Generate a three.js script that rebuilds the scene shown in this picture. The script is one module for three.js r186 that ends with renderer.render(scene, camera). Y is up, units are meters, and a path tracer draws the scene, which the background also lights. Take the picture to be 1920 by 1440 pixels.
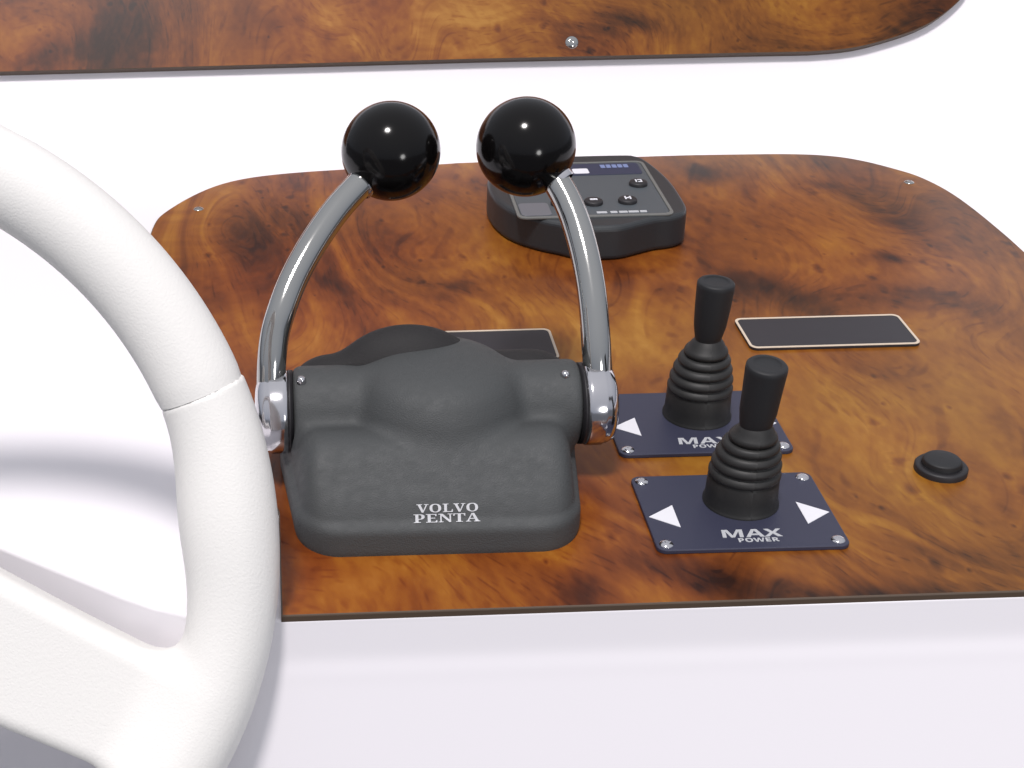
import * as THREE from 'three';
import { mergeGeometries } from 'three/addons/utils/BufferGeometryUtils.js';
import { FontLoader } from 'three/addons/loaders/FontLoader.js';
import { TextGeometry } from 'three/addons/geometries/TextGeometry.js';

const R = (d) => d * Math.PI / 180;
const scene = new THREE.Scene();

// ---------------------------------------------------------------- camera, sky, sun, exposure
const camera = new THREE.PerspectiveCamera(27.9, 1920 / 1440, 0.02, 50);
camera.position.set(0, 0.36, 0.6);
camera.rotation.order = 'YXZ';
camera.rotation.set(R(-27.7), 0, R(-1.55));
camera.setViewOffset(1920, 1440, 392, 0, 1920, 1440);   // lens shift: the picture is a crop of a wider frame

{
  const w = 256, h = 128, d = new Float32Array(w * h * 4);
  const zen = [0.68, 0.69, 0.74], hor = [0.33, 0.36, 0.43], gnd = [0.14, 0.145, 0.165];
  for (let j = 0; j < h; j++) {
    const el = ((j + 0.5) / h - 0.5) * Math.PI;                 // row 0 is the bottom
    for (let i = 0; i < w; i++) {
      const k = (j * w + i) * 4, t = el > 0 ? Math.pow(Math.sin(el), 0.6) : Math.min(1, -el * 3);
      for (let c = 0; c < 3; c++) d[k + c] = hor[c] + ((el > 0 ? zen[c] : gnd[c]) - hor[c]) * t;
      d[k + 3] = 1;
    }
  }
  const t = new THREE.DataTexture(d, w, h, THREE.RGBAFormat, THREE.FloatType);
  t.mapping = THREE.EquirectangularReflectionMapping;
  t.magFilter = t.minFilter = THREE.LinearFilter; t.needsUpdate = true;
  scene.background = t; scene.environment = t;
}
const sun = new THREE.DirectionalLight(new THREE.Color(1, 0.95, 0.94), 2.75);
sun.position.set(-0.142 * 4, 0.92 * 4, 0.36 * 4);
sun.castShadow = true; sun.shadow.radius = 17; sun.shadow.mapSize.set(2048, 2048);
Object.assign(sun.shadow.camera, { left: -0.8, right: 0.8, top: 0.8, bottom: -0.8, near: 1, far: 8 });
scene.add(sun);
// the low second light whose reflection shows as the lower bright dot in every ball and ring
const flash = new THREE.PointLight(new THREE.Color(1, 0.98, 0.97), 0.85, 0, 2);
flash.position.set(0.07 + 0.383 * 1.4, 0.13 + 0.075 * 1.4, -0.06 + 0.92 * 1.4);
flash.castShadow = true; flash.shadow.radius = 6;
scene.add(flash);

const renderer = new THREE.WebGLRenderer({ antialias: true });
renderer.toneMapping = THREE.LinearToneMapping;
renderer.toneMappingExposure = 1.03;
renderer.shadowMap.enabled = true;

// ---------------------------------------------------------------- helpers
const names = {};
function numbered(n) { names[n] = (names[n] ?? -1) + 1; return names[n] ? `${n}_${String(names[n]).padStart(3, '0')}` : n; }
function tag(o, label, category, group, kind) {
  o.userData.label = label;
  if (category) o.userData.category = category;
  if (group) o.userData.group = group;
  if (kind) o.userData.kind = kind;
  return o;
}
function thing(name, x, y, z) { const g = new THREE.Group(); g.name = numbered(name); g.position.set(x, y, z); scene.add(g); return g; }
function part(name, geo, m, parent) {
  const o = new THREE.Mesh(geo, m); o.name = name; o.castShadow = o.receiveShadow = true; parent.add(o); return o;
}
// seeded lattice noise
function hash2(ix, iy, s) {
  let h = Math.imul(ix, 374761393) ^ Math.imul(iy, 668265263) ^ Math.imul(s, 2147483647 - 1274126177);
  h = Math.imul(h ^ (h >>> 13), 1274126177); h ^= h >>> 16;
  return (h >>> 0) / 4294967295;
}
function vnoise(x, y, s) {
  const ix = Math.floor(x), iy = Math.floor(y); let fx = x - ix, fy = y - iy;
  fx = fx * fx * fx * (fx * (fx * 6 - 15) + 10); fy = fy * fy * fy * (fy * (fy * 6 - 15) + 10);
  const a = hash2(ix, iy, s), b = hash2(ix + 1, iy, s), c = hash2(ix, iy + 1, s), d = hash2(ix + 1, iy + 1, s);
  return (a + (b - a) * fx + (c - a) * fy + (a - b - c + d) * fx * fy) * 2 - 1;
}
function fbm(x, y, s, o) { let v = 0, a = 0.5; for (let i = 0; i < o; i++) { v += a * vnoise(x, y, s + i); x = x * 2.03 + 1.7; y = y * 2.03 - 3.1; a *= 0.5; } return v; }
const clamp = (v, a, b) => Math.max(a, Math.min(b, v));
const sstep = (a, b, v) => { const t = clamp((v - a) / (b - a), 0, 1); return t * t * (3 - 2 * t); };

// naive surface nets over a signed distance
function surfaceNet(sdf, mn, mx, cell) {
  const n = [0, 1, 2].map((i) => Math.ceil((mx[i] - mn[i]) / cell) + 1), [nx, ny, nz] = n;
  const f = new Float32Array(nx * ny * nz), id = new Int32Array(nx * ny * nz).fill(-1);
  for (let k = 0, q = 0; k < nz; k++) for (let j = 0; j < ny; j++) for (let i = 0; i < nx; i++, q++)
    f[q] = sdf(mn[0] + i * cell, mn[1] + j * cell, mn[2] + k * cell);
  const pos = [], nor = [], idx = [], at = (i, j, k) => i + nx * (j + ny * k), e = cell * 0.4;
  for (let k = 0; k < nz - 1; k++) for (let j = 0; j < ny - 1; j++) for (let i = 0; i < nx - 1; i++) {
    let m = 0; const v = [];
    for (let c = 0; c < 8; c++) { v[c] = f[at(i + (c & 1), j + (c >> 1 & 1), k + (c >> 2))]; if (v[c] < 0) m |= 1 << c; }
    if (m === 0 || m === 255) continue;
    let sx = 0, sy = 0, sz = 0, cnt = 0;
    for (let a = 0; a < 8; a++) for (let b = 0; b < 3; b++) {
      const c = a | (1 << b); if (c === a || (v[a] < 0) === (v[c] < 0)) continue;
      const t = v[a] / (v[a] - v[c]);
      sx += (a & 1) + (b === 0 ? t : 0); sy += (a >> 1 & 1) + (b === 1 ? t : 0); sz += (a >> 2) + (b === 2 ? t : 0); cnt++;
    }
    let x = mn[0] + (i + sx / cnt) * cell, y = mn[1] + (j + sy / cnt) * cell, z = mn[2] + (k + sz / cnt) * cell;
    let gx, gy, gz, l;
    for (let it = 0; it < 2; it++) {
      gx = sdf(x + e, y, z) - sdf(x - e, y, z); gy = sdf(x, y + e, z) - sdf(x, y - e, z); gz = sdf(x, y, z + e) - sdf(x, y, z - e);
      l = Math.hypot(gx, gy, gz) || 1; gx /= l; gy /= l; gz /= l;
      if (it === 0) { const d = clamp(sdf(x, y, z), -cell * 0.4, cell * 0.4) * 0.8; x -= gx * d; y -= gy * d; z -= gz * d; }
    }
    id[at(i, j, k)] = pos.length / 3; pos.push(x, y, z); nor.push(gx, gy, gz);
  }
  const quad = (a, b, c, d, fl) => { if (a < 0 || b < 0 || c < 0 || d < 0) return; fl ? idx.push(a, b, c, a, c, d) : idx.push(a, c, b, a, d, c); };
  for (let k = 1; k < nz - 1; k++) for (let j = 1; j < ny - 1; j++) for (let i = 1; i < nx - 1; i++) {
    const s = f[at(i, j, k)] < 0;
    if (s !== f[at(i + 1, j, k)] < 0) quad(id[at(i, j - 1, k - 1)], id[at(i, j, k - 1)], id[at(i, j, k)], id[at(i, j - 1, k)], s);
    if (s !== f[at(i, j + 1, k)] < 0) quad(id[at(i - 1, j, k - 1)], id[at(i - 1, j, k)], id[at(i, j, k)], id[at(i, j, k - 1)], s);
    if (s !== f[at(i, j, k + 1)] < 0) quad(id[at(i - 1, j - 1, k)], id[at(i, j - 1, k)], id[at(i, j, k)], id[at(i - 1, j, k)], s);
  }
  const g = new THREE.BufferGeometry();
  g.setAttribute('position', new THREE.Float32BufferAttribute(pos, 3));
  g.setAttribute('normal', new THREE.Float32BufferAttribute(nor, 3));
  const uv = []; for (let i = 0; i < pos.length; i += 3) uv.push(pos[i] + 0.3 * pos[i + 2], pos[i + 1] - pos[i + 2]);
  g.setAttribute('uv', new THREE.Float32BufferAttribute(uv, 2));
  g.setIndex(idx);
  return g;
}
const smin = (a, b, k) => { const h = Math.max(k - Math.abs(a - b), 0) / k; return Math.min(a, b) - h * h * k * 0.25; };
const smax = (a, b, k) => -smin(-a, -b, k);
const lathe = (pts, seg = 48) => new THREE.LatheGeometry(pts.map(([r, y]) => new THREE.Vector2(r, y)), seg);
function roundRect(w, h, r) {
  const s = new THREE.Shape(), x = w / 2, y = h / 2;
  s.moveTo(-x + r, -y); s.lineTo(x - r, -y); s.absarc(x - r, -y + r, r, -Math.PI / 2, 0); s.lineTo(x, y - r); s.absarc(x - r, y - r, r, 0, Math.PI / 2);
  s.lineTo(-x + r, y); s.absarc(-x + r, y - r, r, Math.PI / 2, Math.PI); s.lineTo(-x, -y + r); s.absarc(-x + r, -y + r, r, Math.PI, Math.PI * 1.5);
  return s;
}
// a slab lying flat: shape (x, -z), bottom at y = 0
function slab(shape, t, bevel = 0.0005, seg = 2, curve = 24) {
  const g = new THREE.ExtrudeGeometry(shape, { depth: t - 2 * bevel, bevelThickness: bevel, bevelSize: bevel, bevelOffset: -bevel, bevelSegments: seg, curveSegments: curve });
  g.translate(0, 0, bevel); g.rotateX(-Math.PI / 2); return g;
}
const font = await new FontLoader().loadAsync('fonts/droid/droid_serif_bold.typeface.json');
const sans = await new FontLoader().loadAsync('fonts/droid/droid_sans_bold.typeface.json');
// text whose box is w wide and h high, centred, in the XY plane
function lettering(str, f, w, h, depth, slant = 0) {
  const g = new TextGeometry(str, { font: f, size: 1, depth: 1, curveSegments: 4, bevelEnabled: false });
  g.computeBoundingBox(); const b = g.boundingBox;
  g.translate(-(b.min.x + b.max.x) / 2, -(b.min.y + b.max.y) / 2, 0);
  g.scale(w / (b.max.x - b.min.x), h / (b.max.y - b.min.y), depth);
  if (slant) g.applyMatrix4(new THREE.Matrix4().makeShear(0, 0, slant, 0, 0, 0));
  return g;
}

// ---------------------------------------------------------------- textures
function canvasTex(data, w, h, srgb, rx, ry) {
  const t = new THREE.DataTexture(data, w, h, THREE.RGBAFormat, THREE.UnsignedByteType);
  t.wrapS = t.wrapT = THREE.RepeatWrapping; t.magFilter = THREE.LinearFilter; t.minFilter = THREE.LinearFilter;
  if (srgb) t.colorSpace = THREE.SRGBColorSpace;
  t.repeat.set(rx, ry); t.needsUpdate = true; return t;
}
const RAMP = [[0, 44, 22, 10], [0.2, 78, 39, 14], [0.4, 112, 58, 19], [0.58, 136, 75, 23], [0.78, 157, 96, 28], [1, 182, 124, 46]];
function ramp(t) {
  t = clamp(t, 0, 1); let i = 0; while (i < RAMP.length - 2 && t > RAMP[i + 1][0]) i++;
  const a = RAMP[i], b = RAMP[i + 1], u = (t - a[0]) / (b[0] - a[0]);
  return [a[1] + (b[1] - a[1]) * u, a[2] + (b[2] - a[2]) * u, a[3] + (b[3] - a[3]) * u];
}
// burl veneer over [x0, x0 + w] x [y0, y0 + h] metres; figure = broad patches of the veneer [x, y, rx, ry, turn, tone]; swirls = [x, y, radius, strength]
function burl(x0, y0, w, h, px, py, seed, figure, swirls, redness, sq) {   // sq < 1: the figure runs long across the panel's depth
  const d = new Uint8Array(px * py * 4), fig = figure.map(([x, y, a, b, t, v]) => [x, y, 1 / a, 1 / b, Math.cos(R(t)), Math.sin(R(t)), v]);
  for (let j = 0; j < py; j++) for (let i = 0; i < px; i++) {
    const X = x0 + (i + 0.5) / px * w, Y = y0 + (j + 0.5) / py * h;
    const Z = Y * sq, wx = fbm(X * 12, Z * 12, seed, 3), wy = fbm(X * 12 + 9, Z * 12 + 4, seed + 11, 3);
    const x = X + wx * 0.03, y = Y + wy * 0.03 / sq, z = y * sq;
    let tone = 0.60;
    for (const [fx, fy, ia, ib, c, s, v] of fig) {
      const dx = x - fx, dy = y - fy, q = (dx * c + dy * s) * ia, r = (-dx * s + dy * c) * ib, e = q * q + r * r;
      if (e < 6) tone += v * (v < 0 ? 1.15 : 1.1) * Math.exp(-e);
    }
    // growth lines: contours of a slowly bending height field; swirls raise bumps in it, which close the lines into ovals
    let u = X * 0.25 + Z * 0.35 + 0.13 * fbm(X * 6, Z * 6, seed + 20, 3), near = 0;
    for (const [sx, sy, sr, st] of swirls) {
      const q = ((X - sx) ** 2 + ((Y - sy) * sq) ** 2) / (sr * sr); if (q < 8) { u += st * Math.exp(-q); near = Math.max(near, Math.exp(-q * 0.6)); }
    }
    const calm = sstep(-0.2, 0.3, fbm(X * 7, Z * 7, seed + 25, 2)) * (1 - near * 0.8);
    tone += (0.24 - 0.14 * calm + 0.10 * near) * fbm(u * 70, X * 3, seed + 26, 2);
    tone += (0.17 - 0.09 * calm + 0.05 * near) * fbm(u * 230, X * 12 + Z * 5, seed + 28, 3);
    tone += 0.32 * fbm(x * 16, z * 16, seed + 30, 3) * (1 - near * 0.5);
    tone += (0.06 + 0.19 * calm) * fbm(x * 80 + u * 30, z * 80, seed + 40, 3);
    tone += 0.13 * fbm(X * 260 + u * 160, Z * 260, seed + 47, 3);
    // pores: short dark flecks along the growth lines
    const po = vnoise(u * 900 + X * 60, X * 160 - Z * 120, seed + 52); if (po > 0.45) tone -= 0.30 * (po - 0.45);
    // small burl eyes, in clusters
    const cs = 0.015, cx = Math.floor(X / cs), cy = Math.floor(Y / cs);
    for (let a = -1; a <= 1; a++) for (let b = -1; b <= 1; b++) {
      const hx = hash2(cx + a, cy + b, seed + 60), lim = 0.04 + 0.34 * sstep(0.0, 0.35, vnoise((cx + a) * 0.22, (cy + b) * 0.22, seed + 64)); if (hx > lim) continue;
      const ex = (cx + a + 0.2 + 0.6 * hash2(cx + a, cy + b, seed + 61)) * cs, ey = (cy + b + 0.2 + 0.6 * hash2(cx + a, cy + b, seed + 62)) * cs;
      const er = 0.0008 + 0.0020 * hash2(cx + a, cy + b, seed + 63) ** 2, q = Math.hypot(X - ex + wy * 0.002, (Y - ey + wx * 0.002) * (sq + 0.1)) / er * (1 + 0.5 * vnoise(X * 300, Y * 300, seed + 66));
      if (q < 3.4) tone -= 0.26 * Math.exp(-q * q) - 0.05 * Math.exp(-((q - 1.9) ** 2) * 3);
    }
    const c = ramp(tone), red = redness + clamp(0.2 - 1.3 * (X - 0.08), -0.15, 0.3) + 0.5 * fbm(X * 10, Y * 10, seed + 70, 2), k = (j * px + i) * 4;
    d[k] = clamp(c[0] + red * 5, 0, 255); d[k + 1] = clamp(c[1] - red * 15, 0, 255); d[k + 2] = clamp(c[2] - red * 3, 0, 255); d[k + 3] = 255;
  }
  const t = canvasTex(d, px, py, true, 1 / w, 1 / h); t.offset.set(-x0 / w, -y0 / h); return t;
}
function grain(px, metres, seed, fx, oct, lo = 0, hi = 255) {     // tileable enough at its small size
  const d = new Uint8Array(px * px * 4);
  for (let j = 0; j < px; j++) for (let i = 0; i < px; i++) {
    const v = clamp(0.5 + 0.8 * fbm(i / px * fx, j / px * fx, seed, oct), 0, 1), k = (j * px + i) * 4;
    d[k] = d[k + 1] = d[k + 2] = lo + (hi - lo) * v; d[k + 3] = 255;
  }
  return canvasTex(d, px, px, false, 1 / metres, 1 / metres);
}
const wear = grain(512, 0.09, 21, 26, 5, 205, 255);
const leatherBump = grain(512, 0.06, 5, 90, 3), rubberBump = grain(512, 0.05, 9, 130, 2);

// ---------------------------------------------------------------- materials
const lin = (r, g, b) => new THREE.Color().setRGB(r, g, b);
const M = {
  gelcoat: new THREE.MeshPhysicalMaterial({ color: lin(0.795, 0.77, 0.80), roughness: 0.24, specularIntensity: 0.7 }),
  housing: new THREE.MeshStandardMaterial({ color: lin(0.048, 0.0515, 0.0525), roughness: 0.72, roughnessMap: wear, bumpMap: rubberBump, bumpScale: 0.00012 }),
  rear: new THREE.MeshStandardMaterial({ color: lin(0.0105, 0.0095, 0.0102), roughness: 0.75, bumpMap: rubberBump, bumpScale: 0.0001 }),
  ball: new THREE.MeshPhysicalMaterial({ color: lin(0.0035, 0.003, 0.003), roughness: 0.13, specularIntensity: 0.5 }),
  chrome: new THREE.MeshStandardMaterial({ color: lin(0.62, 0.61, 0.63), metalness: 1, roughness: 0.12 }),
  steel: new THREE.MeshStandardMaterial({ color: lin(0.42, 0.42, 0.405), metalness: 1, roughness: 0.10 }),
  rubber: new THREE.MeshStandardMaterial({ color: lin(0.0125, 0.0122, 0.0118), roughness: 0.55 }),
  handle: new THREE.MeshStandardMaterial({ color: lin(0.009, 0.0095, 0.011), roughness: 0.6 }),
  navy: new THREE.MeshStandardMaterial({ color: lin(0.027, 0.029, 0.055), roughness: 0.5 }),
  black: new THREE.MeshStandardMaterial({ color: lin(0.012, 0.011, 0.013), roughness: 0.55 }),
  white: new THREE.MeshStandardMaterial({ color: lin(0.68, 0.68, 0.72), roughness: 0.6 }),
  cream: new THREE.MeshStandardMaterial({ color: lin(0.55, 0.46, 0.36), roughness: 0.6 }),
  silverprint: new THREE.MeshStandardMaterial({ color: lin(0.50, 0.51, 0.53), roughness: 0.55 }),
  print: new THREE.MeshStandardMaterial({ color: lin(0.42, 0.43, 0.45), roughness: 0.6 }),
  keypad: new THREE.MeshStandardMaterial({ color: lin(0.020, 0.023, 0.026), roughness: 0.45 }),
  face: new THREE.MeshStandardMaterial({ color: lin(0.062, 0.073, 0.082), roughness: 0.5 }),
  bezel: new THREE.MeshStandardMaterial({ color: lin(0.13, 0.135, 0.13), roughness: 0.4 }),
  lcd: new THREE.MeshStandardMaterial({ color: lin(0.12, 0.13, 0.15), roughness: 0.3 }),
  strip: new THREE.MeshStandardMaterial({ color: lin(0.02, 0.027, 0.06), roughness: 0.45 }),
  blueprint: new THREE.MeshStandardMaterial({ color: lin(0.16, 0.2, 0.36), roughness: 0.6 }),
  leather: new THREE.MeshPhysicalMaterial({ color: lin(0.80, 0.785, 0.755), roughness: 0.5, specularIntensity: 0.6, bumpMap: leatherBump, bumpScale: 0.00006 }),
  edge: new THREE.MeshStandardMaterial({ color: lin(0.07, 0.045, 0.028), roughness: 0.5 }),
};
const Y = 0.004;      // top of the lower wooden panel

// ---------------------------------------------------------------- dashboard moulding
{
  const crest = (x) => { const l = 0.1175 + (x + 0.0415) * 0.69; return smin(0.1130 - 0.0107 * (x + 0.0108), l, 0.02); };
  const prof = (x) => {
    const z = crest(x), p = [];
    const add = (a, b) => p.push([a, b]);
    const ys = [], zs = []; let zz = z + 0.0009, y0 = -0.002;      // front face: steep, a soft swelling below the wood, then steep again
    while (y0 > -0.36) {
      const st = y0 > -0.035 ? 0.0012 : 0.03, e = 8 + 9 * Math.exp(-(((y0 + 0.0205) / 0.0042) ** 2)) + 8 * sstep(-0.02, -0.03, y0);
      y0 -= st; zz += st * Math.tan(R(e)); ys.push(y0); zs.push(zz);
    }
    for (let i = ys.length - 1; i >= 0; i--) add(zs[i], ys[i]);
    for (let i = 0; i <= 8; i++) { const a = i / 8 * Math.PI / 2; add(z - 0.0005 + 0.0014 * Math.cos(a), -0.002 + 0.002 * Math.sin(a)); }
    for (let i = 1; i <= 6; i++) add(z - 0.0006 - (z - 0.0006 + 0.405) * i / 6, 0);
    for (let i = 1; i <= 10; i++) { const a = i / 10 * R(55); add(-0.405 - 0.05 * Math.sin(a), 0.05 - 0.05 * Math.cos(a)); }
    const zb = -0.405 - 0.05 * Math.sin(R(55)), yb = 0.05 - 0.05 * Math.cos(R(55));
    add(zb - 0.38 * Math.cos(R(55)), yb + 0.38 * Math.sin(R(55)));
    add(zb - 0.40, yb + 0.36); add(-0.80, -0.40);
    for (const q of p) q[1] += 0.002;
    return p;
  };
  const nx = 90, xs = []; for (let i = 0; i <= nx; i++) xs.push(-0.46 + 1.2 * i / nx);
  const pos = [], idx = [], n = prof(0).length;
  for (const x of xs) for (const [z, y] of prof(x)) pos.push(x, y, z);
  for (let i = 0; i < nx; i++) for (let j = 0; j < n; j++) {
    const a = i * n + j, b = i * n + (j + 1) % n, c = a + n, d = b + n; idx.push(a, c, b, b, c, d);
  }
  for (const e of [0, nx]) {
    const tri = THREE.ShapeUtils.triangulateShape(prof(xs[e]).map(([z, y]) => new THREE.Vector2(z, y)), []);
    for (const t of tri) idx.push(...t.map((k) => e * n + k));
  }
  const g = new THREE.BufferGeometry(); g.setAttribute('position', new THREE.Float32BufferAttribute(pos, 3)); g.setIndex(idx); g.computeVertexNormals();
  const o = new THREE.Mesh(g, M.gelcoat); o.name = 'dashboard'; o.castShadow = o.receiveShadow = true; scene.add(o);
  tag(o, 'glossy white moulded dashboard carrying the wooden panels', null, null, 'structure');
}
// screw head: a shallow dome with a cross recess
function screwGeo(r, h) { return lathe([[0.0001, h * 0.72], [r * 0.16, h * 0.74], [r * 0.24, h], [r * 0.55, h * 0.86], [r * 0.85, h * 0.5], [r, h * 0.12], [r, 0]], 20); }

// ---------------------------------------------------------------- wooden panels
{
  // lower panel, outline in (x, z) going round
  const back = [[-0.0904, -0.2899], [-0.0869, -0.3102], [-0.0749, -0.3344], [-0.0621, -0.353], [-0.0485, -0.3665], [-0.0311, -0.376], [-0.0062, -0.3825], [0.0297, -0.387], [0.0985, -0.3925], [0.1202, -0.394], [0.2416, -0.3966], [0.2828, -0.3963], [0.3329, -0.3937], [0.3597, -0.3874], [0.3772, -0.3763], [0.3925, -0.3595], [0.4030, -0.3437], [0.411, -0.318], [0.415, -0.285], [0.417, -0.24]];
  const left = [[-0.012, 0.0391], [-0.0246, -0.0065], [-0.0503, -0.0926], [-0.0802, -0.2143], [-0.09, -0.2626]];
  const s = new THREE.Shape(), V = ([x, z]) => new THREE.Vector2(x, -z);
  s.moveTo(-0.0108, -0.1137); s.lineTo(0.2346, -0.1110); s.lineTo(0.41, -0.1092); s.lineTo(0.417, -0.10); s.lineTo(0.417, 0.24);
  s.splineThru([...back].reverse().slice(1).map(V)); s.splineThru([...left].reverse().map(V)); s.lineTo(-0.0108, -0.1137);
  const g = slab(s, Y + 0.0005, 0.0006); g.translate(0, -0.0005, 0);
  const map = burl(-0.12, -0.14, 0.56, 0.56, 1500, 1500, 3, [
    [0.05, 0.235, 0.03, 0.05, -20, -0.10], [0.02, 0.25, 0.09, 0.09, 0, -0.08], [0.10, 0.205, 0.035, 0.018, 25, -0.20], [0.025, 0.20, 0.03, 0.012, -30, -0.16], [-0.02, 0.28, 0.025, 0.045, 10, -0.22], [-0.055, 0.20, 0.03, 0.06, 0, -0.12],
    [0.25, 0.185, 0.06, 0.022, -4, -0.26], [0.33, 0.165, 0.05, 0.022, -10, -0.22], [0.16, 0.20, 0.05, 0.02, 10, -0.16],
    [0.283, 0.345, 0.009, 0.022, 20, -0.38], [0.327, 0.225, 0.009, 0.013, 0, -0.42], [0.36, 0.29, 0.03, 0.02, -25, -0.25], [0.34, 0.32, 0.012, 0.015, 0, -0.2],
    [0.26, 0.10, 0.05, 0.06, 0, 0.24], [0.25, 0.02, 0.05, 0.06, 0, 0.24], [0.285, 0.09, 0.02, 0.03, 30, -0.30],
    [0.04, -0.10, 0.06, 0.018, 4, 0.20], [0.135, -0.103, 0.05, 0.012, 6, -0.30], [0.22, -0.100, 0.05, 0.012, 3, -0.32], [0.25, -0.07, 0.03, 0.014, -12, -0.22], [0.12, -0.075, 0.04, 0.02, 0, 0.06],
    [0.155, 0.125, 0.03, 0.04, 0, 0.20], [0.11, 0.25, 0.03, 0.05, 0, 0.12], [0.005, 0.13, 0.04, 0.03, 0, 0.16], [0.13, 0.14, 0.012, 0.03, 30, -0.12], [0.30, 0.36, 0.10, 0.03, 0, -0.08], [0.06, 0.36, 0.10, 0.02, -3, -0.10],
  ], [[0.050, 0.240, 0.042, 0.050], [-0.030, 0.245, 0.034, -0.026], [0.16, 0.16, 0.03, 0.03], [0.36, 0.17, 0.03, -0.035]], 0.0, 0.45);
  const m = new THREE.MeshPhysicalMaterial({ map, roughness: 0.34, specularIntensity: 0.42, color: lin(0.77, 0.86, 1.05) });
  const o = thing('wood_panel', 0, 0, 0);
  tag(o, 'lower burl wood panel lying on the white dashboard under the throttle control and joysticks', 'wood panel');
  part('board', g, [m, M.edge], o);
  for (const [x, z] of [[-0.0632, -0.3204], [0.3923, -0.3335]]) { const q = part('screw', screwGeo(0.0032, 0.0012), M.steel, o); q.position.set(x, Y, z); }
}
{
  // upper panel on the sloping riser
  const s = new THREE.Shape();
  const a = R(55), o = thing('wood_panel', 0, 0, -0.43);
  o.rotation.x = a - Math.PI / 2 + 0;      // local z is the riser's outward normal, local y runs up it
  o.rotation.x = -(Math.PI / 2 - a);
  s.moveTo(-0.40, 0.0632); s.lineTo(-0.14, 0.0628); s.lineTo(0.13, 0.0629); s.lineTo(0.31, 0.0620); s.lineTo(0.36, 0.0616);
  s.splineThru([[0.385, 0.0630], [0.4061, 0.0668], [0.4352, 0.0755], [0.455, 0.0860], [0.472, 0.101], [0.482, 0.12], [0.486, 0.145], [0.486, 0.17]].map(([x, y]) => new THREE.Vector2(x, y)));
  s.lineTo(0.486, 0.22); s.absarc(0.45, 0.22, 0.036, 0, Math.PI / 2); s.lineTo(-0.40, 0.256); s.lineTo(-0.40, 0.0632);
  const g = new THREE.ExtrudeGeometry(s, { depth: 0.0068, bevelThickness: 0.0006, bevelSize: 0.0006, bevelOffset: -0.0006, bevelSegments: 2, curveSegments: 24 });
  const map = burl(-0.41, 0.05, 0.91, 0.21, 1820, 420, 47, [
    [-0.11, 0.09, 0.05, 0.05, 0, -0.30], [-0.03, 0.085, 0.035, 0.02, 0, -0.20], [-0.15, 0.08, 0.03, 0.02, 0, -0.16], [0.03, 0.10, 0.04, 0.04, 0, 0.20], [0.02, 0.074, 0.012, 0.008, 20, -0.3], [0.14, 0.09, 0.05, 0.03, 0, 0.14],
    [0.225, 0.072, 0.035, 0.011, -12, -0.34], [0.25, 0.085, 0.03, 0.02, 20, -0.12], [0.31, 0.09, 0.05, 0.02, 20, 0.08], [0.40, 0.09, 0.05, 0.03, 0, -0.20], [0.45, 0.10, 0.03, 0.04, 0, -0.25], [0.09, 0.07, 0.05, 0.01, 0, 0.08],
  ], [[0.36, 0.13, 0.06, 0.05], [0.1, 0.12, 0.05, -0.04]], -0.05, 0.8);
  const m = new THREE.MeshPhysicalMaterial({ map, roughness: 0.34, specularIntensity: 0.42, color: lin(0.72, 0.79, 0.96) });
  tag(o, 'upper burl wood panel on the sloping back of the dashboard along the top', 'wood panel');
  const b = part('board', g, [m, M.edge], o);
  for (const [x, y] of [[0.1945, 0.0735], [-0.25, 0.075]]) { const q = part('screw', screwGeo(0.0046, 0.0018), M.steel, o); q.rotation.x = Math.PI / 2; q.position.set(x, y, 0.0074); }
}

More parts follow.
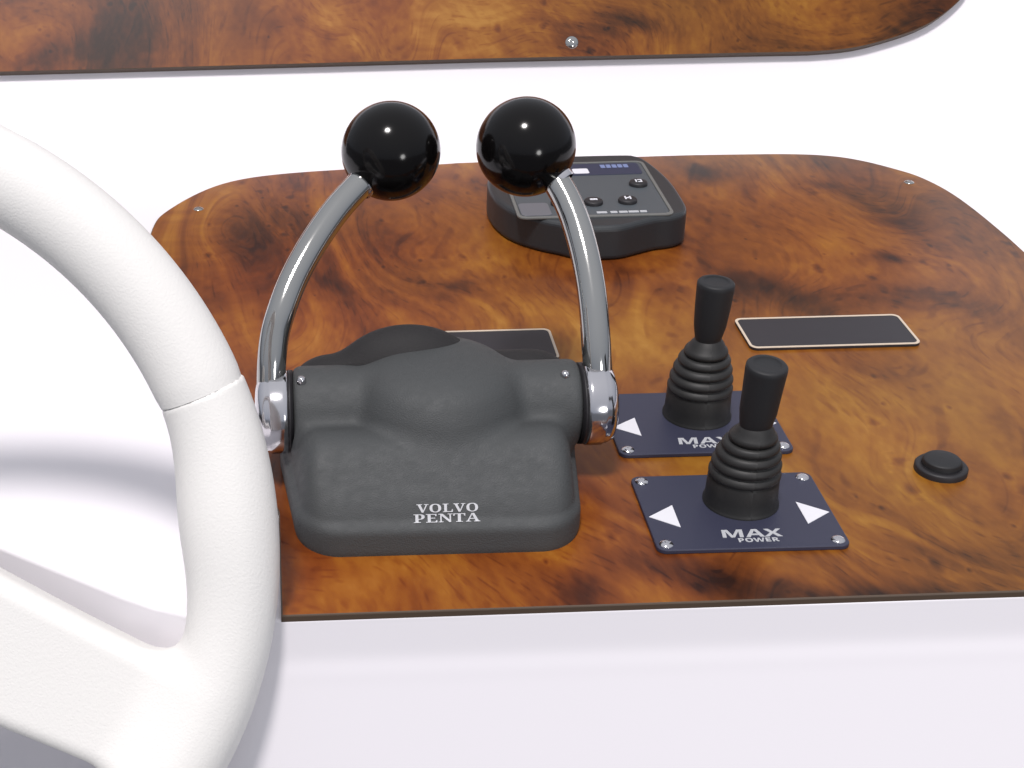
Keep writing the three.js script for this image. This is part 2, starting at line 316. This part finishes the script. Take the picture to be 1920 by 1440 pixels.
// ---------------------------------------------------------------- twin lever throttle control
{
  const o = thing('throttle_control', 0.0545, Y, 0.01);
  tag(o, 'dark grey twin lever throttle control with two black ball knobs', 'throttle control');
  const len3 = (a, b, c) => Math.sqrt(a * a + b * b + c * c);
  const ell = (x, y, z, a, b, c) => { const k0 = len3(x / a, y / b, z / c), k1 = len3(x / a / a, y / b / b, z / c / c); return k0 * (k0 - 1) / (k1 || 1e-9); };
  const rr = (u, w, hu, hw, r) => { const a = Math.abs(u) - hu + r, b = Math.abs(w) - hw + r; return Math.hypot(Math.max(a, 0), Math.max(b, 0)) + Math.min(Math.max(a, b), 0) - r; };
  const body = (x, y, w) => {
    const s = 0.065 / (0.0655 - 0.115 * Math.max(0, w + 0.006)), u = x * s;
    const plan = rr(u, w - 0.007, 0.065, 0.0575, 0.019);
    const flange = smax(plan, Math.max(y - 0.0127, -y - 0.001), 0.004);
    // block above the flange: leaning front, sides and back, rounded top
    const front = (y - 0.0135) * 0.70 + (w - 0.0640) * 0.714;
    const back = (y - 0.0135) * 0.6 + (-w - 0.048) * 0.8;
    const side = (y - 0.0135) * 0.22 + (Math.abs(u) - 0.0646) * 0.975;
    const crown = (y - 0.0405) * 0.95 - (w - 0.034) * 0.31;
    let block = smax(smax(plan + 0.0006, front, 0.010), crown, 0.012);
    block = smax(smax(block, back, 0.012), side, 0.010); block = Math.max(block, -y - 0.001);
    let d = smin(flange, block, 0.003);
    // lever shaft barrel across the top, and the bulge in its middle
    const q = Math.hypot(y - 0.0335, w + 0.001) - 0.0187, e = Math.abs(x - 0.0028) - 0.0622;
    const barrel = smax(q, e, 0.005);
    d = smin(d, barrel, 0.0060);
    const dome = smax(ell(x - 0.004, y - 0.031, w - 0.001, 0.0385, 0.0350, 0.0400), y - 0.0592, 0.010);
    return smin(d, dome, 0.0042);
  };
  const hg = surfaceNet(body, [-0.075, -0.003, -0.058], [0.075, 0.074, 0.072], 0.0012);
  const housing = part('housing', hg, M.housing, o);
  // lettering raised a hair above the sloping front
  const project = (g, x0, y0, w0) => {          // g in XY; slide every vertex along -z until it meets the housing, keep its own depth
    const p = g.attributes.position;
    for (let i = 0; i < p.count; i++) {
      const x = x0 + p.getX(i), v = p.getY(i), dep = p.getZ(i);
      let y = y0 + v * 0.714, w = w0 + 0.02 - v * 0.70; const dy = -0.70, dw = -0.714;
      for (let k = 0; k < 40; k++) { const s = body(x, y, w); y += dy * s * 0.8; w += dw * s * 0.8; if (Math.abs(s) < 1e-5) break; }
      p.setXYZ(i, x, y - dy * (dep + 0.00005), w - dw * (dep + 0.00005));
    }
    g.computeVertexNormals(); return g;
  };
  const t1 = lettering('VOLVO', font, 0.0250, 0.0034, 0.0003), t2 = lettering('PENTA', font, 0.0270, 0.0034, 0.0003);
  t1.translate(0, 0.0020, 0); t2.translate(-0.0003, -0.0020, 0);
  const tx = part('lettering', project(mergeGeometries([t1, t2]), 0.0027, 0.0352, 0.0585), M.silverprint, housing);
  tx.userData.label = 'white two-line lettering on the front of the housing';
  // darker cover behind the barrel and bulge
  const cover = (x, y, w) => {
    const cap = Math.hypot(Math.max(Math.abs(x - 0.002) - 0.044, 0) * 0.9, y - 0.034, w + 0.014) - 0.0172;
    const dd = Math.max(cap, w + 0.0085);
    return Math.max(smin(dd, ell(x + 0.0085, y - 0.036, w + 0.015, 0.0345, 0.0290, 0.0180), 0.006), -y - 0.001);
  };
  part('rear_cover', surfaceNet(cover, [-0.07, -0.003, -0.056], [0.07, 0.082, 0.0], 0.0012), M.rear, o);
  for (const [x, y, z] of [[-0.0006, 0.0552, 0.0185], [0.1118, 0.0545, 0.0185]]) {
    const q = part('screw', lathe([[0.0001, 0.0022], [0.0008, 0.00215], [0.0015, 0.0016], [0.002, 0.0006], [0.0021, -0.001]], 20), M.chrome, o);
    q.position.set(x - 0.0545, y - Y, z - 0.012); q.rotation.x = R(20);
  }
  const levers = [
    { hub: [-0.0128, 1, -1], pts: [[-0.0138, 0.049, 0.0100], [-0.0131, 0.0600, 0.0065], [-0.0115, 0.0700, 0.0015], [-0.0088, 0.0780, -0.003], [-0.0034, 0.0885, -0.012], [0.0056, 0.1004, -0.024], [0.0166, 0.1111, -0.037], [0.0270, 0.1187, -0.047], [0.0335, 0.123, -0.053]], ball: [0.0421, 0.1299, -0.06], label: 'left curved steel lever with black ball' },
    { hub: [0.1272, 1, 1], pts: [[0.1275, 0.0477, 0.0100], [0.1268, 0.060, 0.0055], [0.1264, 0.0734, -0.003], [0.1257, 0.0844, -0.012], [0.1237, 0.0970, -0.024], [0.1204, 0.1081, -0.037], [0.1158, 0.1165, -0.047], [0.110, 0.1235, -0.054]], ball: [0.1025, 0.1302, -0.06], label: 'right curved steel lever with black ball' },
  ];
  for (const L of levers) {
    const V = L.pts.map(([x, y, z]) => new THREE.Vector3(x - 0.0545, y - Y, z - 0.01));
    const curve = new THREE.CatmullRomCurve3(V);
    const lv = part('lever', new THREE.TubeGeometry(curve, 90, 0.0063, 24), M.steel, o); lv.userData.label = L.label;
    const k = part('knob', new THREE.SphereGeometry(0.0222, 64, 48), M.ball, lv); k.position.set(L.ball[0] - 0.0545, L.ball[1] - Y, L.ball[2] - 0.01);
    const end = V[V.length - 1], dir = new THREE.Vector3().subVectors(k.position, end).normalize();
    const fr = part('ferrule', lathe([[0.0063, -0.0025], [0.0068, -0.002], [0.0070, 0], [0.0070, 0.003], [0.006, 0.004]], 32), M.chrome, lv);
    fr.position.copy(k.position).addScaledVector(dir, -0.0212); fr.quaternion.setFromUnitVectors(new THREE.Vector3(0, 1, 0), dir);
    // chromed hub ring on the end of the shaft: axis along x, stepped outwards
    const s = L.hub[2];
    const hub = part('hub', lathe([[0.012, -0.0065], [0.0172, -0.0065], [0.0183, -0.0056], [0.0185, -0.004], [0.0185, 0.0012], [0.0176, 0.0022], [0.0176, 0.0034], [0.0160, 0.0062], [0.0115, 0.0078], [0.006, 0.0084], [0.0001, 0.0085]], 72), M.chrome, lv);
    hub.rotation.z = -s * Math.PI / 2; hub.position.set(L.hub[0] - 0.0545, 0.0332, 0);
    const gap = part('seal_ring', lathe([[0.010, -0.0012], [0.0178, -0.0012], [0.0178, 0.0016], [0.010, 0.0016]], 64), M.black, lv);
    gap.rotation.z = -s * Math.PI / 2; gap.position.set(L.hub[0] - 0.0545 - s * 0.0072, 0.0332, 0);
  }
}

// ---------------------------------------------------------------- joysticks
function bootGeo() {
  const p = [[0.0158, 0], [0.0158, 0.0010], [0.0151, 0.0018], [0.0149, 0.0060], [0.0147, 0.0125]];
  const ridges = [[0.0149, 0.0150], [0.0144, 0.0197], [0.0134, 0.0243], [0.0119, 0.0288], [0.0099, 0.0330]];
  for (const [r, y] of ridges) { p.push([r - 0.0015, y - 0.0017], [r - 0.0006, y - 0.0012], [r, y - 0.0004], [r, y + 0.0006], [r - 0.0006, y + 0.0018], [r - 0.0016, y + 0.0026]); }
  p.push([0.0076, 0.0372], [0.0060, 0.0392], [0.005, 0.0405]);
  return lathe(p, 56);
}
function lean(g, kx, kz) {       // the boot bends over with its stick
  const p = g.attributes.position;
  for (let i = 0; i < p.count; i++) { const y = Math.max(0, p.getY(i) - 0.006), f = y * y / 0.03; p.setX(i, p.getX(i) + kx * f); p.setZ(i, p.getZ(i) + kz * f); }
  g.computeVertexNormals(); return g;
}
function joystick(x, z, kx, kz, neck, label) {
  const o = thing('joystick', x, Y, z);
  tag(o, label, 'joystick', 'thruster joysticks on the lower wood panel');
  const plate = part('plate', slab(roundRect(0.0785, 0.058, 0.004), 0.002, 0.0004), M.navy, o);
  for (const s of [-1, 1]) {
    const t = new THREE.Shape(); t.moveTo(s * 0.0378, -0.0040); t.lineTo(s * 0.0262, 0.0045); t.lineTo(s * 0.0264, -0.0125); t.closePath();
    const a = part('arrow', slab(t, 0.0003, 0.00005, 1), M.white, plate); a.position.y = 0.0020;
    for (const q of [-1, 1]) { const sc = part('screw', screwGeo(0.0029, 0.0013), M.chrome, plate); sc.position.set(s * 0.0350, 0.002, q * 0.0245); sc.rotation.y = s + q * 2; }
  }
  const l1 = lettering('MAX', sans, 0.0245, 0.0056, 0.0002, 0.1), l2 = lettering('POWER', sans, 0.0165, 0.0028, 0.0002);
  l1.translate(0.0015, -0.0182, 0); l2.translate(0.0030, -0.0232, 0);
  const g = mergeGeometries([l1, l2]); g.rotateX(-Math.PI / 2);
  const tx = part('lettering', g, M.print, plate); tx.position.y = 0.0020;
  const boot = part('boot', lean(bootGeo(), kx, kz), M.rubber, o); boot.position.set(0.0034, 0.002, -0.0068);
  const h = lathe([[0.0048, 0.033], [0.0050 + neck, 0.036], [0.0062 + neck * 0.75, 0.041], [0.0072 + neck * 0.45, 0.046], [0.0079, 0.055], [0.0084, 0.0655], [0.0083, 0.0672], [0.0077, 0.0679], [0.0058, 0.0682], [0.0054, 0.0676], [0.0001, 0.0676]], 40);
  const st = part('handle', h, M.handle, o);
  st.position.set(0.0034, 0.002, -0.0068);
  st.rotation.z = -kx * 0.75; st.rotation.x = kz * 0.75; 
  st.position.x += -0.0; 
  return o;
}
joystick(0.1812, 0.0502, 0.045, 0.10, 0.0009, 'joystick in front, nearer the bottom edge, on a navy plate with two white arrows');
joystick(0.1808, -0.0264, 0.05, 0.0, 0, 'joystick at the back, its navy plate partly hidden behind the other joystick');

// ---------------------------------------------------------------- blank label plates
function labelPlate(x, z, label) {
  const o = thing('label_plate', x, Y, z);
  tag(o, label, 'label plate', 'blank label plates on the lower wood panel');
  part('plate', slab(roundRect(0.0868, 0.0355, 0.004), 0.0016, 0.0003), M.navy.clone(), o).material.color.setRGB(0.017, 0.016, 0.021);
  const s = roundRect(0.0868, 0.0355, 0.004); s.holes.push(roundRect(0.0842, 0.0325, 0.003));
  const b = part('border', slab(s, 0.0004, 0.0001, 1), M.cream, o); b.position.y = 0.0014;
}
labelPlate(0.2716, -0.1185, 'dark blank label plate with cream border to the right of the joysticks');
labelPlate(0.0868, -0.1125, 'dark blank label plate with cream border half hidden behind the throttle control');

// ---------------------------------------------------------------- keypad
{
  const o = thing('keypad', 0.1728, Y, -0.28);
  tag(o, 'black instrument keypad with round buttons behind the right ball knob', 'keypad');
  const half = [[0, 0.0595], [0.012, 0.0585], [0.0240, 0.0525], [0.034, 0.0475], [0.045, 0.0445], [0.0525, 0.0385], [0.0558, 0.028], [0.0565, 0.010], [0.0560, -0.012], [0.0530, -0.035], [0.0485, -0.0535], [0.0440, -0.0600], [0.036, -0.0630], [0, -0.0635]];
  const halfLeft = half.map((p) => [...p]); halfLeft[2] = [0.022, 0.0510]; halfLeft[3] = [0.031, 0.0450]; halfLeft[4] = [0.0395, 0.0375]; halfLeft[5] = [0.0480, 0.0265]; halfLeft[6] = [0.0535, 0.012]; halfLeft[7] = [0.0558, -0.002]; halfLeft[8] = [0.0560, -0.018];
  const mk = (k, dz) => { const s = new THREE.Shape(), pts = [...half, ...halfLeft.slice(1, -1).reverse().map(([x, z]) => [-x, z])].map(([x, z]) => new THREE.Vector2(x * k, -(z + dz) * k)); s.moveTo(pts[0].x, pts[0].y); s.splineThru([...pts.slice(1), pts[0]]); return s; };
  const body = part('body', slab(mk(1, 0), 0.021, 0.003, 4, 10), M.keypad, o);
  const top = 0.021;
  const trap = (w0, w1, z0, z1, r) => { const s = new THREE.Shape(); s.moveTo(-w1 + r, -z1); s.lineTo(w1 - r, -z1); s.quadraticCurveTo(w1, -z1, w1 + (w0 - w1) * r / (z1 - z0), -z1 + r); s.lineTo(w0, -z0 - r); s.quadraticCurveTo(w0, -z0, w0 - r, -z0); s.lineTo(-w0 + r, -z0); s.quadraticCurveTo(-w0, -z0, -w0, -z0 - r); s.lineTo(-w1, -z1 + r); s.quadraticCurveTo(-w1, -z1, -w1 + r, -z1); return s; };
  const bz = trap(0.0455, 0.0455, -0.048, 0.0445, 0.006); bz.holes.push(trap(0.0435, 0.0435, -0.0462, 0.0420, 0.005));
  part('bezel', slab(bz, 0.0012, 0.0003), M.bezel, o).position.y = top - 0.0003;
  const face = part('face_plate', slab(trap(0.0433, 0.0433, -0.046, 0.0418, 0.005), 0.0008, 0.0002), M.face, o); face.position.y = top - 0.0002;
  const fy = 0.0008;
  const flat = (name, x, z, w, d, m, t = 0.0003) => { const q = part(name, slab(roundRect(w, d, Math.min(w, d) * 0.15), t, 0.00004, 1), m, face); q.position.set(x, fy, z); return q; };
  flat('screen', -0.034, 0.031, 0.0175, 0.020, M.lcd);
  flat('name_strip', 0.010, -0.034, 0.062, 0.020, M.strip);
  const wl = flat('printed_label', 0.0035, -0.0310, 0.0098, 0.0085, M.white, 0.0005);
  for (let i = 0; i < 5; i++) { const q = flat('lettering', 0.0185 + i * 0.0036, -0.0385, 0.0029, 0.0055, M.blueprint, 0.0005); }
  for (const [x, w] of [[0.004, 0.006], [0.011, 0.004], [0.0165, 0.005], [0.0225, 0.006], [0.0282, 0.004]]) flat('lettering', x, 0.0385, w, 0.0028, M.print);
  for (const [i, [x, z]] of [[0.0341, -0.0055], [0.0221, 0.0224], [0.0017, 0.0235], [-0.0180, 0.0235]].entries()) {
    const b = part('button', lathe([[0.0056, 0], [0.0056, 0.0016], [0.0050, 0.0024], [0.0034, 0.0027], [0.0001, 0.0026]], 32), M.black, o);
    b.position.set(x, top + 0.0005, z);
    const mark = (gx, gz, w, d) => slab(roundRect(w, d, 0.0002), 0.0003, 0.00004, 1).translate(gx, 0.00262, gz);
    const geos = i === 0 ? [mark(-0.0015, 0, 0.0009, 0.004), mark(0.0008, -0.0017, 0.0026, 0.0009), mark(0.0008, 0.0017, 0.0026, 0.0009), mark(0.0016, 0.0004, 0.0009, 0.002)]
      : i === 1 ? [mark(-0.0014, 0, 0.0010, 0.0044), mark(0.0014, 0, 0.0010, 0.0044), mark(0, 0, 0.0026, 0.0012)] : [mark(0, 0, 0.0044, 0.0020)];
    part('button_mark', mergeGeometries(geos), M.white, b);
  }
}

// ---------------------------------------------------------------- round fitting at the right
{
  const o = thing('round_fitting', 0.2790, Y, 0.0197);
  tag(o, 'black round fitting on the lower wood panel, far right of the joysticks', 'fitting');
  part('flange', lathe([[0.0112, 0], [0.0112, 0.0022], [0.0105, 0.0030], [0.0084, 0.0032], [0.0084, 0.0020]], 48), M.black, o);
  part('cap', lathe([[0.0082, 0], [0.0082, 0.0052], [0.0074, 0.0060], [0.004, 0.0064], [0.0001, 0.0065]], 48), M.handle, o);
}

// ---------------------------------------------------------------- steering wheel
{
  const RR = 0.1623, r0 = 0.0161;
  const o = thing('steering_wheel', -0.1886, 0.0389, 0.1199);
  o.rotation.order = 'YXZ'; o.rotation.set(R(-20.6), R(4.76), R(-3.2));
  tag(o, 'cream white steering wheel at the left edge in front of the dashboard', 'steering wheel');
  const grip = (th) => { const a = (Math.abs(th) - R(32)) / R(11); return Math.exp(-a * a); };
  const spoke = (x, y, z) => {
    const th = Math.atan2(y, x), rho = Math.hypot(x, y), b = grip(th);
    const ring = Math.hypot(rho - (RR - 0.0026 * b), z) - (r0 + 0.0004 + 0.0024 * b);
    const hw = 0.0245 + 0.010 * (1 - x / RR) ** 2;
    const a = Math.abs(y) - hw + 0.007, c = Math.abs(z + 0.005) - 0.0095 + 0.007;
    let web = Math.hypot(Math.max(a, 0), Math.max(c, 0)) + Math.min(Math.max(a, c), 0) - 0.007;
    web = smax(web, x - (RR - 0.014), 0.004);
    return smax(smin(ring, web, 0.016), (Math.abs(th) - R(49.6)) * rho, 0.002);
  };
  const sg = surfaceNet(spoke, [0.03, -0.146, -0.024], [0.19, 0.146, 0.024], 0.0018);
  for (const d of [-26.8, 206.8]) { const s = part('spoke', sg, M.leather, o); s.rotation.z = R(d); }
  // rim sections between the two spoke mouldings, with a rolled end at each seam
  const arc = (half, r1) => {
    const nu = Math.round(half * 1.4), nv = 40, pos = [], uv = [], idx = [];
    for (let i = 0; i <= nu; i++) {
      const th = R(-half + 2 * half * i / nu), e = Math.min(1, Math.min(i, nu - i) / 2), r = r1 * (0.97 + 0.03 * Math.sqrt(e * (2 - e)));
      for (let j = 0; j <= nv; j++) {
        const a = j / nv * Math.PI * 2, q = RR - 0.0006 + r * Math.cos(a);
        pos.push(q * Math.cos(th), q * Math.sin(th), r * Math.sin(a)); uv.push(th * RR, a * r);
      }
    }
    for (let i = 0; i < nu; i++) for (let j = 0; j < nv; j++) { const a = i * (nv + 1) + j, b = a + nv + 1; idx.push(a, b, a + 1, b, b + 1, a + 1); }
    const g = new THREE.BufferGeometry(); g.setAttribute('position', new THREE.Float32BufferAttribute(pos, 3)); g.setAttribute('uv', new THREE.Float32BufferAttribute(uv, 2)); g.setIndex(idx); g.computeVertexNormals();
    return g;
  };
  for (const [d, half] of [[90, 67.4], [-90, 14]]) { const s = part('rim', arc(half, 0.0168), M.leather, o); s.rotation.z = R(d); }
  const hub = part('hub', lathe([[0.0001, 0.012], [0.03, 0.011], [0.043, 0.007], [0.047, 0], [0.047, -0.02], [0.03, -0.04], [0.022, -0.06]], 64), M.leather, o); hub.rotation.x = Math.PI / 2;
  const col = part('column', new THREE.CylinderGeometry(0.022, 0.026, 0.16, 40), M.handle, o); col.rotation.x = Math.PI / 2; col.position.z = -0.135;
}
renderer.render(scene, camera);
